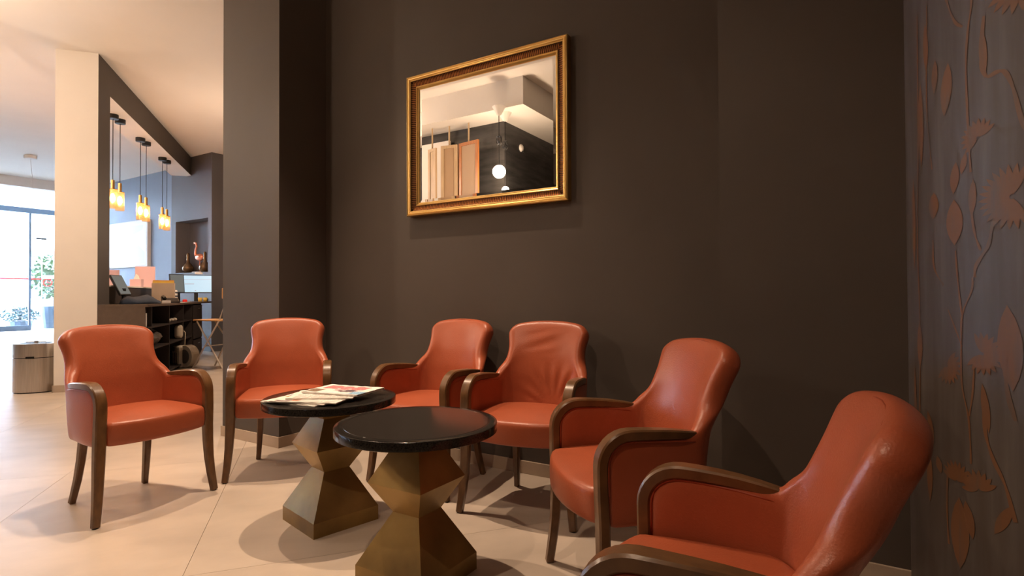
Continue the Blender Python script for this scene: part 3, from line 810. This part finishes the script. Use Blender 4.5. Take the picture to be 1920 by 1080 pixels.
def hpanel(u, v, w, rot, m, mi, z0, z1, label):
    root = tag(empty('hanging_panel', uv(u, v, z0), AZU+math.radians(rot)), label, 'screen panel')
    t = .03; fw = .045; h = z1-z0
    for x0, x1 in ((-w/2, -w/2+fw), (w/2-fw, w/2)): boxo('stile', m, loc, x0, x1, -t/2, t/2, 0, h, parent=root)
    for a, b in ((0, fw), (h-fw, h)): boxo('rail', m, loc, -w/2+fw, w/2-fw, -t/2, t/2, a, b, parent=root)
    boxo('infill', mi, loc, -w/2+fw, w/2-fw, -.006, .006, fw, h-fw, parent=root)
    bm = bmesh.new(); tube(bm, [(0, 0, h), (0, 0, SOFF-z0)], .012, 6); finish('hanging_rod', bm, 'palewood', root)
hpanel(-4.50, -.58, .36, 8, 'orangewood', 'cane', 1.3, 3.13, 'orange wooden framed cane panel hanging from a rod, seen in the mirror')
hpanel(-4.82, -.56, .25, -12, 'palewood', 'cane', 1.3, 3.12, 'pale framed panel with reddish infill, middle one in the mirror')
hpanel(-5.09, -.52, .17, 12, 'palewood', 'palewood', 1.3, 3.10, 'narrow all pale wooden panel, left one in the mirror')
wpn = tag(boxo('white_board', 'white', uv, -5.9, -4.93, -.74, -.70, 1.2, 3.24), 'white board standing behind the hanging panels in the mirror', 'board')
sd = tag(empty('smoke_detector', uv(-4.05, -1.22, 3.12), AZU+PI/2), 'round white smoke detector on the dark wall, seen in the mirror', 'smoke detector')
bm = bmesh.new(); ball(bm, (0, 0, 0), .055, .035, .055); finish('housing', bm, 'white', sd, smooth=True)
bm = bmesh.new(); tube(bm, [(0, -.02, -.05), (.0, -.04, -.08)], .012, 6); finish('sensor', bm, 'black', sd)

# ------------------------------------------------------------------ reception desk
dk = tag(empty('reception_desk', ab(0, .2, 0), AZB), 'brown reception counter with open dark shelves between white pillar and niche wall', 'desk')
def dl(x, y, z=0.0): return Vector((x-.2, y, z))      # local: x across (b), y along (a)
DZ, DL = .945, 4.15
boxo('worktop', 'desk', dl, .003, .485, .0, DL, DZ-.028, DZ, parent=dk)
boxo('end_panel', 'desk', dl, .003, .455, .003, .03, 0, DZ-.028, parent=dk)
boxo('back_panel', 'deskdark', dl, .003, .03, .03, DL, 0, DZ-.028, parent=dk)
boxo('upstand', 'deskdark', dl, -.30, -.02, .40, DL, 0, 1.155, parent=dk)
boxo('ledge', 'white', dl, -.34, .0, .40, DL, 1.155, 1.172, parent=dk)
for a in (.30, 1.15, 2.0, 2.6, 3.35): boxo('divider', 'deskdark', dl, .03, .45, a, a+.02, 0.06, DZ-.028, parent=dk)
for z in (.04, .40, .66): boxo('shelf', 'deskdark', dl, .03, .45, .03, 2.6, z, z+.02, parent=dk)
for k, z in enumerate((.64, .36, .08)):
    dr = boxo('drawer', 'deskdark', dl, .452, .468, 2.64, 3.33, z, z+.255, parent=dk)
    hb = bmesh.new(); tube(hb, [dl(.485, 2.92, z+.2), dl(.485, 3.04, z+.2)], .006, 6)
    h_ = finish('handle', hb, 'steel', dr)
# contents of the shelves
def item(name, m, a, b, z, sx, sy, sz, label, cat, rot=0, bevel=.004, group=None):
    o = boxo(name, m, loc, -sx/2, sx/2, -sy/2, sy/2, 0, sz, bevel=bevel)
    o.location = ab(a, b, z); o.rotation_euler = (0, 0, AZB+math.radians(rot)); return tag(o, label, cat, group)
item('binder', 'paper', .16, .40, .681, .06, .05, .16, 'pale upright binder in the first shelf bay of the desk', 'binder')
bm = bmesh.new()
r = random.Random(5)
bag = tag(empty('plastic_bag', ab(.75, .28, .421), AZB), 'crumpled clear plastic bag on the middle desk shelf', 'bag')
bm = bmesh.new(); ball(bm, (0, 0, .10), .16, .30, .10, 16)
for v in bm.verts: v.co += Vector((r.uniform(-1, 1), r.uniform(-1, 1), r.uniform(-1, 1)))*.018; v.co.z = max(0, v.co.z)
finish('sack', bm, mat('dull_plastic', (.12, .10, .09), .3), bag)
for k in range(7):
    a = 1.35+.09*k
    o = bmesh.new(); ball(o, (0, 0, .025), .03, .035, .025, 8)
    q = finish('trinket', o, 'beige' if k % 2 else 'grill', smooth=True); q.location = ab(a, .36+.02*(k % 2), .681); tag(q, 'small %s trinket on the upper desk shelf, %s from the left' % ('pale' if k % 2 else 'dark', ['first', 'second', 'third', 'fourth', 'fifth', 'sixth', 'seventh'][k]), 'trinket', 'trinkets on the upper desk shelf')
# heater on the floor
ht = tag(empty('fan_heater', Vector((-4.78, 8.18, 0)), math.radians(-25)), 'beige fan heater on the floor beneath the desk shelves', 'heater')
boxo('housing', 'beige', loc, -.16, .02, -.10, .10, 0, .32, parent=ht, bevel=.03)
bm = bmesh.new()
lathe(bm, [(.155, -.06), (.165, -.04), (.165, .04), (.155, .06)], 28)
o = finish('fan_ring', bm, 'beige', ht); o.rotation_euler = (PI/2, 0, 0); o.location = (.06, .02, .165)
bm = bmesh.new(); lathe(bm, [(.10, .061), (.10, .066), (.06, .068)], 24); o = finish('grill', bm, 'grill', ht); o.rotation_euler = (PI/2, 0, 0); o.location = (.06, .02, .165)
for k in range(3): boxo('vent_slot', 'grill', loc, -.13+.045*k, -.115+.045*k, -.103, -.099, .05, .22, parent=ht)
bm = bmesh.new(); lathe(bm, [(.03, 0), (.03, .01)], 14); o = finish('dial', bm, 'grill', ht); o.rotation_euler = (PI/2, 0, 0); o.location = (-.09, -.10, .27)
bm = bmesh.new(); tube(bm, [Vector((-.07, .05, .3)), Vector((-.1, .08, .5)), Vector((-.16, .0, .62)), Vector((-.15, .05, .74))], .008, 6); finish('power_cord', bm, 'beige', ht, smooth=True)
pb2 = item('paper_bag', 'beige', 1.95, .40, .421, .10, .14, .20, 'small beige round-shouldered pack at the end of the middle shelf', 'pack', bevel=.04)

# folding stool
fs = tag(empty('folding_stool', Vector((-4.1, 8.0, 0)), math.radians(-20)), 'high folding stool with grey tubular legs and wooden seat beside the desk', 'stool')
boxo('seat', 'lightwood', loc, -.42, .12, -.17, .17, .685, .705, parent=fs, bevel=.008)
for s in (-1, 1):
    bm = bmesh.new(); tube(bm, [(-.36, s*.15, .68), (.18, s*.19, 0.01)], .011, 8); finish('leg', bm, 'tubemetal', fs)
    bm = bmesh.new(); tube(bm, [(-.40, s*.19, 0.01), (.06, s*.15, .70), (.24, s*.15, 1.13)], .011, 8); finish('leg', bm, 'tubemetal', fs)
bm = bmesh.new(); tube(bm, [(-.20, -.16, .33), (-.20, .16, .33)], .008, 6); finish('stretcher', bm, 'tubemetal', fs)
boxo('backrest', 'lightwood', loc, .13, .15, -.18, .18, 1.0, 1.15, parent=fs, bevel=.008).rotation_euler = (0, 0, 0)

# things on the desk (worktop at DZ, ledge at 1.172)
def monitor(name, a, b, z, w, h, rot, tilt, scr, label, up=.15):
    root = tag(empty(name, ab(a, b, z), AZB+math.radians(rot)), label, 'monitor')
    hd = boxo('housing', 'black', loc, -w/2, w/2, 0, .025, 0, h, parent=root, bevel=.004); hd.location = (0, 0, up); hd.rotation_euler = (math.radians(-tilt), 0, 0)
    sc = boxo('screen', scr, loc, -w/2+.012, w/2-.012, -.002, .001, .016, h-.012); sc.parent = root; sc.location = (0, 0, up); sc.rotation_euler = (math.radians(-tilt), 0, 0)
    bm = bmesh.new(); fbox(bm, loc, -.03, .03, .02, .04, 0, up+.08); fbox(bm, loc, -.10, .10, -.06, .10, 0, .008); finish('stand', bm, 'black', root)
    return root, sc
m1, s1 = monitor('monitor', .58, .12, DZ, .26, .27, 80, 26, 'screendim', 'dark tablet monitor tilted far back at the near end of the desk', .11)
m2, s2 = monitor('monitor', 3.72, .31, DZ, .50, .32, 12, 6, 'screen', 'bright lit monitor at the far end of the desk under the niche')
bm = bmesh.new(); fbox(bm, loc, -.17, -.03, -.004, -.002, .155, .162); fbox(bm, loc, -.236, .236, -.004, -.002, .236, .240); fbox(bm, loc, -.02, .0, -.004, -.002, .04, .05)
finish('text_line', bm, 'screenline', s2)
m3, s3 = monitor('monitor', 3.36, .10, DZ, .24, .32, 40, 6, 'screendim', 'grey screened monitor overlapping the left edge of the bright one')
bx = tag(empty('file_box', ab(1.80, .24, DZ), AZB+math.radians(8)), 'beige cardboard file box full of folders on the desk', 'box')
boxo('box', 'card', loc, -.135, .135, -.10, .10, 0, .28, parent=bx)
for k in range(8):
    o = boxo('folder', 'manila' if k % 3 else 'yellow', loc, -.125, .125, -.003, .003, .1, .305+.008*(k % 3), parent=bx); o.location = (0, -.085+.023*k, 0)
tb = tag(empty('tissue_box', ab(1.92, -.12, 1.172), AZB), 'small patterned tissue box with a white tissue on the ledge', 'tissue box')
boxo('box', 'pinkpaper', loc, -.07, .07, -.06, .06, 0, .11, parent=tb)
bm = bmesh.new(); v = [bm.verts.new(p) for p in ((-.04, -.01, .11), (.04, -.01, .11), (.03, .03, .11), (-.01, .01, .19), (.02, .01, .16))]
for f in ((0, 1, 3), (1, 2, 4), (1, 4, 3), (2, 0, 3), (2, 3, 4)): bm.faces.new([v[i] for i in f])
finish('tissue', bm, 'paper', tb)
item('notice_stand', 'pinkpaper', 2.75, -.22, 1.173, .27, .01, .33, 'tall pink notice sheet standing on the desk ledge', 'notice', bevel=0)
item('notice_stand', 'pinkpaper', 1.20, -.24, 1.173, .22, .01, .21, 'small mauve notice sheet on the ledge beside the white pillar', 'notice', bevel=0)
# navy cloth heap, telephone, papers, tape and pens
bm = bmesh.new(); ball(bm, (0, 0, .0), .20, .42, .10, 20); r = random.Random(8)
for v in bm.verts:
    v.co.z = max(.001, v.co.z+.014*math.sin(v.co.x*25+v.co.y*9)+.008*math.sin(v.co.y*31)) if v.co.z > .001 else .001
cb = finish('jacket', bm, 'cloth', smooth=True); cb.location = ab(.62, .26, DZ); cb.rotation_euler = (0, 0, AZB); tag(cb, 'dark navy jacket heaped on the near end of the desk', 'jacket')
tl = tag(empty('telephone', ab(1.55, .38, DZ), AZB+math.radians(20)), 'black desk telephone in front of the file box', 'telephone')
bm = bmesh.new(); hull8(bm, [(-.10, -.09, 0), (.10, -.09, 0), (.10, .10, 0), (-.10, .10, 0), (-.10, -.09, .02), (.10, -.09, .02), (.10, .10, .07), (-.10, .10, .07)]); finish('body', bm, 'black', tl)
bm = bmesh.new(); tube(bm, [(-.08, -.08, .06), (-.08, -.03, .085), (-.08, .06, .095), (-.08, .11, .08)], .018, 8, rs=[.024, .016, .016, .024]); finish('handset', bm, 'blackgloss', tl, smooth=True)
item('note_block', 'paper', 1.22, .40, DZ, .10, .10, .035, 'small white note block beside the telephone', 'note block', 15)
item('loose_sheet', 'paper', 2.1, .44, DZ, .07, .60, .004, 'loose white sheet lying at the desk edge', 'paper', 2, 0)
item('tape_dispenser', 'red', 2.35, .40, DZ, .06, .10, .045, 'small red tape dispenser on the desk', 'tape dispenser', 15, .012)
item('striped_pouch', 'paper', 2.62, .20, DZ, .10, .05, .19, 'white pouch with dark stripes left of the monitors', 'pouch', 20, .02)
pouch = bpy.data.objects['striped_pouch']
for k in range(3):
    o = boxo('stripe', 'cloth', loc, -.052, .052, -.027, .027, .03+.055*k, .05+.055*k, parent=pouch)
for k, (a, b, m_, lb) in enumerate(((3.45, .42, 'yellow', 'yellow cup under the bright monitor, left one'), (3.80, .44, 'yellow', 'yellow cup under the bright monitor, right one'))):
    o = bmesh.new(); lathe(o, [(.03, 0), (.035, .07), (.031, .07), (.028, .01)], 16)
    q = finish('cup', o, m_, smooth=True); q.location = ab(a, b, DZ); tag(q, lb, 'cup', 'yellow cups on the desk')
for k in range(5):
    o = bmesh.new(); tube(o, [(0, 0, .006), (.05, .13, .006)], .005, 6)
    q = finish('pen', o, ['steel', 'black', 'red', 'beige', 'black'][k]); q.location = ab(2.45+.12*k, .37+.015*(k % 2), DZ); q.rotation_euler = (0, 0, k*.7)
    tag(q, '%s pen lying on the desk before the monitors, %s from the left' % (['silver', 'black', 'red', 'beige', 'black'][k], ['first', 'second', 'third', 'fourth', 'fifth'][k]), 'pen', 'pens on the desk')

# niche figures
fz, fv2 = nz0, fv+.13
fm = tag(empty('flamingo_figurine', uv(-10.98, fv2, fz), AZU), 'copper flamingo figurine standing in the wall niche', 'figurine')
bm = bmesh.new(); ball(bm, (.05, 0, .30), .13, .06, .07, 14); finish('body', bm, 'copper', fm, smooth=True)
bm = bmesh.new(); tube(bm, [(-.05, 0, .32), (-.10, 0, .38), (-.09, 0, .46), (-.06, 0, .52), (-.08, 0, .58), (-.12, 0, .59), (-.15, 0, .55)], .02, 8, rs=[.035, .024, .018, .017, .018, .026, .010]); finish('neck', bm, 'copper', fm, smooth=True)
bm = bmesh.new(); tube(bm, [(.05, 0, .26), (.06, 0, .02)], .010, 6); tube(bm, [(.03, .02, .26), (.0, .02, .16), (.055, .01, .12)], .010, 6); finish('leg', bm, 'copper', fm)
boxo('foot_plate', 'white', loc, -.12, .11, -.06, .06, 0, .02, parent=fm)
def flask(u, label):
    o = bmesh.new(); lathe(o, [(.05, 0), (.10, .05), (.105, .11), (.07, .17), (.035, .21), (.028, .30), (.03, .38), (.018, .40)], 18)
    q = finish('bottle_vase', o, 'vase', smooth=True); q.location = uv(u, fv2, fz); tag(q, label, 'vase', 'bronze vases in the niche')
flask(-11.35, 'bronze long-necked vase left of the flamingo'); flask(-10.75, 'bronze long-necked vase right of the flamingo')
q = item('webcam_roll', 'paper', 3.66, .36, DZ+.475, .12, .03, .035, 'white roll sitting on top of the bright monitor', 'roll', 22, .01)
bm = bmesh.new(); lathe(bm, [(.045, 0), (.07, 0), (.07, .02), (.045, .02)], 18)
q = finish('wall_ring', bm, 'copper'); q.location = uv(-9.98, 6.345, 1.40); q.rotation_euler = (PI/2, 0, AZU); tag(q, 'small copper ring on the dark recess wall behind the desk', 'ring')
dv = tag(empty('charger', ab(4.0, .42, DZ), AZB), 'black charger with a red light at the far desk end', 'charger')
boxo('body', 'black', loc, -.03, .03, -.03, .03, 0, .05, parent=dv); boxo('red_light', 'led', loc, -.012, .012, -.032, -.030, .02, .035, parent=dv)

# ------------------------------------------------------------------ wallpaper print on the papered wall (u = .154)
def ppt(s_, z):
    a = PHI0+s_/CR; return Vector((CCX+(CR+.0012)*math.cos(a), CCY+(CR+.0012)*math.sin(a), z))
pr = bmesh.new()
def poly(pts):
    pr.faces.new([pr.verts.new(ppt(v, z)) for v, z in pts if True])
def stem(pts, w):
    # smooth the line
    q = []
    for i in range(len(pts)-1):
        p0 = pts[max(i-1, 0)]; p1 = pts[i]; p2 = pts[i+1]; p3 = pts[min(i+2, len(pts)-1)]
        for k in range(6):
            t = k/6; q.append(tuple(.5*((2*b)+(-a+c)*t+(2*a-5*b+4*c-d_)*t*t+(-a+3*b-3*c+d_)*t**3) for a, b, c, d_ in zip(p0, p1, p2, p3)))
    q.append(pts[-1])
    L, R = [], []
    for i, p in enumerate(q):
        a = q[max(i-1, 0)]; b = q[min(i+1, len(q)-1)]; dx, dz = b[0]-a[0], b[1]-a[1]; l = math.hypot(dx, dz) or 1
        ww = w*(.6+.5*abs(math.sin(i*.35)))
        L.append((p[0]-dz/l*ww, p[1]+dx/l*ww)); R.append((p[0]+dz/l*ww, p[1]-dx/l*ww))
    for i in range(len(q)-1): poly([L[i], L[i+1], R[i+1], R[i]])
def leaf(v, z, l, w, ang):
    c, s = math.cos(ang), math.sin(ang); n = 7; up = []; dn = []
    for i in range(n+1):
        t = i/n; h = w*math.sin(PI*t)**.8
        up.append((v+c*l*t-s*h, z+s*l*t+c*h)); dn.append((v+c*l*t+s*h, z+s*l*t-c*h))
    for i in range(n): poly([up[i], up[i+1], dn[i+1], dn[i]])
def flower(v, z, r, a0, a1, n=13):
    for k in range(n):
        a = a0+(a1-a0)*(k+.5)/n
        leaf(v+math.cos(a)*r*.06, z+math.sin(a)*r*.06, r*.94, r*.40*abs(a1-a0)/n, a)
for pts, w in (
    ([(0.44, 1.95), (0.44, 1.827), (0.427, 1.746), (0.42, 1.646), (0.424, 1.482), (.43, 1.36)], .0035),
    ([(0.35, 1.93), (0.357, 1.871), (0.385, 1.796), (0.411, 1.768)], .004),
    ([(0.473, 1.767), (0.464, 1.685), (0.465, 1.635), (0.48, 1.603), (0.504, 1.605), (0.523, 1.597), (0.541, 1.55), (0.563, 1.448), (.60, 1.38)], .0055),
    ([(.505, 1.235), (0.488, 1.211), (0.478, 1.163), (0.463, 1.136), (0.44, 1.102), (0.437, 1.073)], .005),
    ([(0.427, 1.277), (0.437, 1.20), (0.449, 1.159), (0.456, 1.144)], .0035),
    ([(0.377, 1.15), (0.381, 1.09), (0.389, 1.015), (0.395, 0.971)], .003),
    ([(0.43, 1.073), (0.427, 1.037), (0.397, 0.971), (0.392, 0.896), (0.392, 0.778), (0.411, 0.693), (0.416, 0.622), (0.417, 0.564)], .003),
    ([(0.346, 0.984), (0.378, 0.918), (0.394, 0.882)], .0025),
    ([(0.431, 0.827), (0.425, 0.754), (0.414, 0.694)], .003),
    ([(0.285, 1.189), (0.288, 1.109), (0.33, 1.053)], .004),
    ([(0.457, 0.745), (0.46, 0.661), (0.479, 0.596), (0.508, 0.536), (0.531, 0.45)], .005),
    ([(0.52, 0.934), (0.511, 0.851), (0.518, 0.77), (0.535, 0.706)], .006),
    ([(0.337, 0.524), (0.33, 0.431), (0.336, 0.311)], .004),
    ([(.21, 1.9), (.205, 1.5), (.19, 1.2), (.2, .9), (.18, .5)], .004),
    ([(.27, 1.9), (.262, 1.6), (.285, 1.4)], .003),
    ([(.66, 1.9), (.64, 1.5), (.67, 1.1), (.65, .7)], .004)):
    stem(pts, w)
flower(.535, 1.275, .085, RR(60), RR(300), 17)
flower(.452, 1.448, .052, RR(20), RR(230), 11)
flower(.455, .868, .058, RR(-150), RR(120), 15)
flower(.338, .822, .055, RR(-140), RR(60), 11)
flower(.560, 1.82, .085, RR(130), RR(350), 13)
flower(.455, 1.90, .07, RR(190), RR(350), 9)
flower(.440, .500, .055, RR(20), RR(200), 9)
flower(.370, .50, .06, RR(20), RR(170), 9)
flower(.66, 1.15, .09, RR(0), RR(300), 15)
for l in ((.374, 1.165, .13, .030, 1.57), (.372, 1.31, .09, .016, 1.45), (.287, 1.25, .08, .024, 1.5), (.342, 1.54, .15, .022, 1.45), (.225, 1.42, .26, .018, 1.57), (.262, 1.70, .15, .014, 1.6),
          (.197, .80, .14, .020, 1.57), (.275, .58, .10, .014, 1.9), (.29, .55, .05, .014, -1.2), (.377, .46, .20, .032, -1.57), (.472, 1.60, .12, .009, 1.57), (.470, .66, .13, .011, 1.7),
          (.53, .78, .22, .030, 1.62), (.43, 1.24, .10, .012, 1.5), (.40, 1.36, .06, .010, 1.3), (.16, 1.1, .3, .016, 1.57), (.15, .5, .3, .014, 1.57), (.60, .5, .3, .04, 1.5), (.48, .40, .10, .014, 1.1),
          (.250, .40, .16, .016, 1.57), (.42, .36, .10, .016, 1.8), (.30, 1.62, .10, .014, 1.5)):
    leaf(*l)
finish('floral_print', pr, 'print', wp)
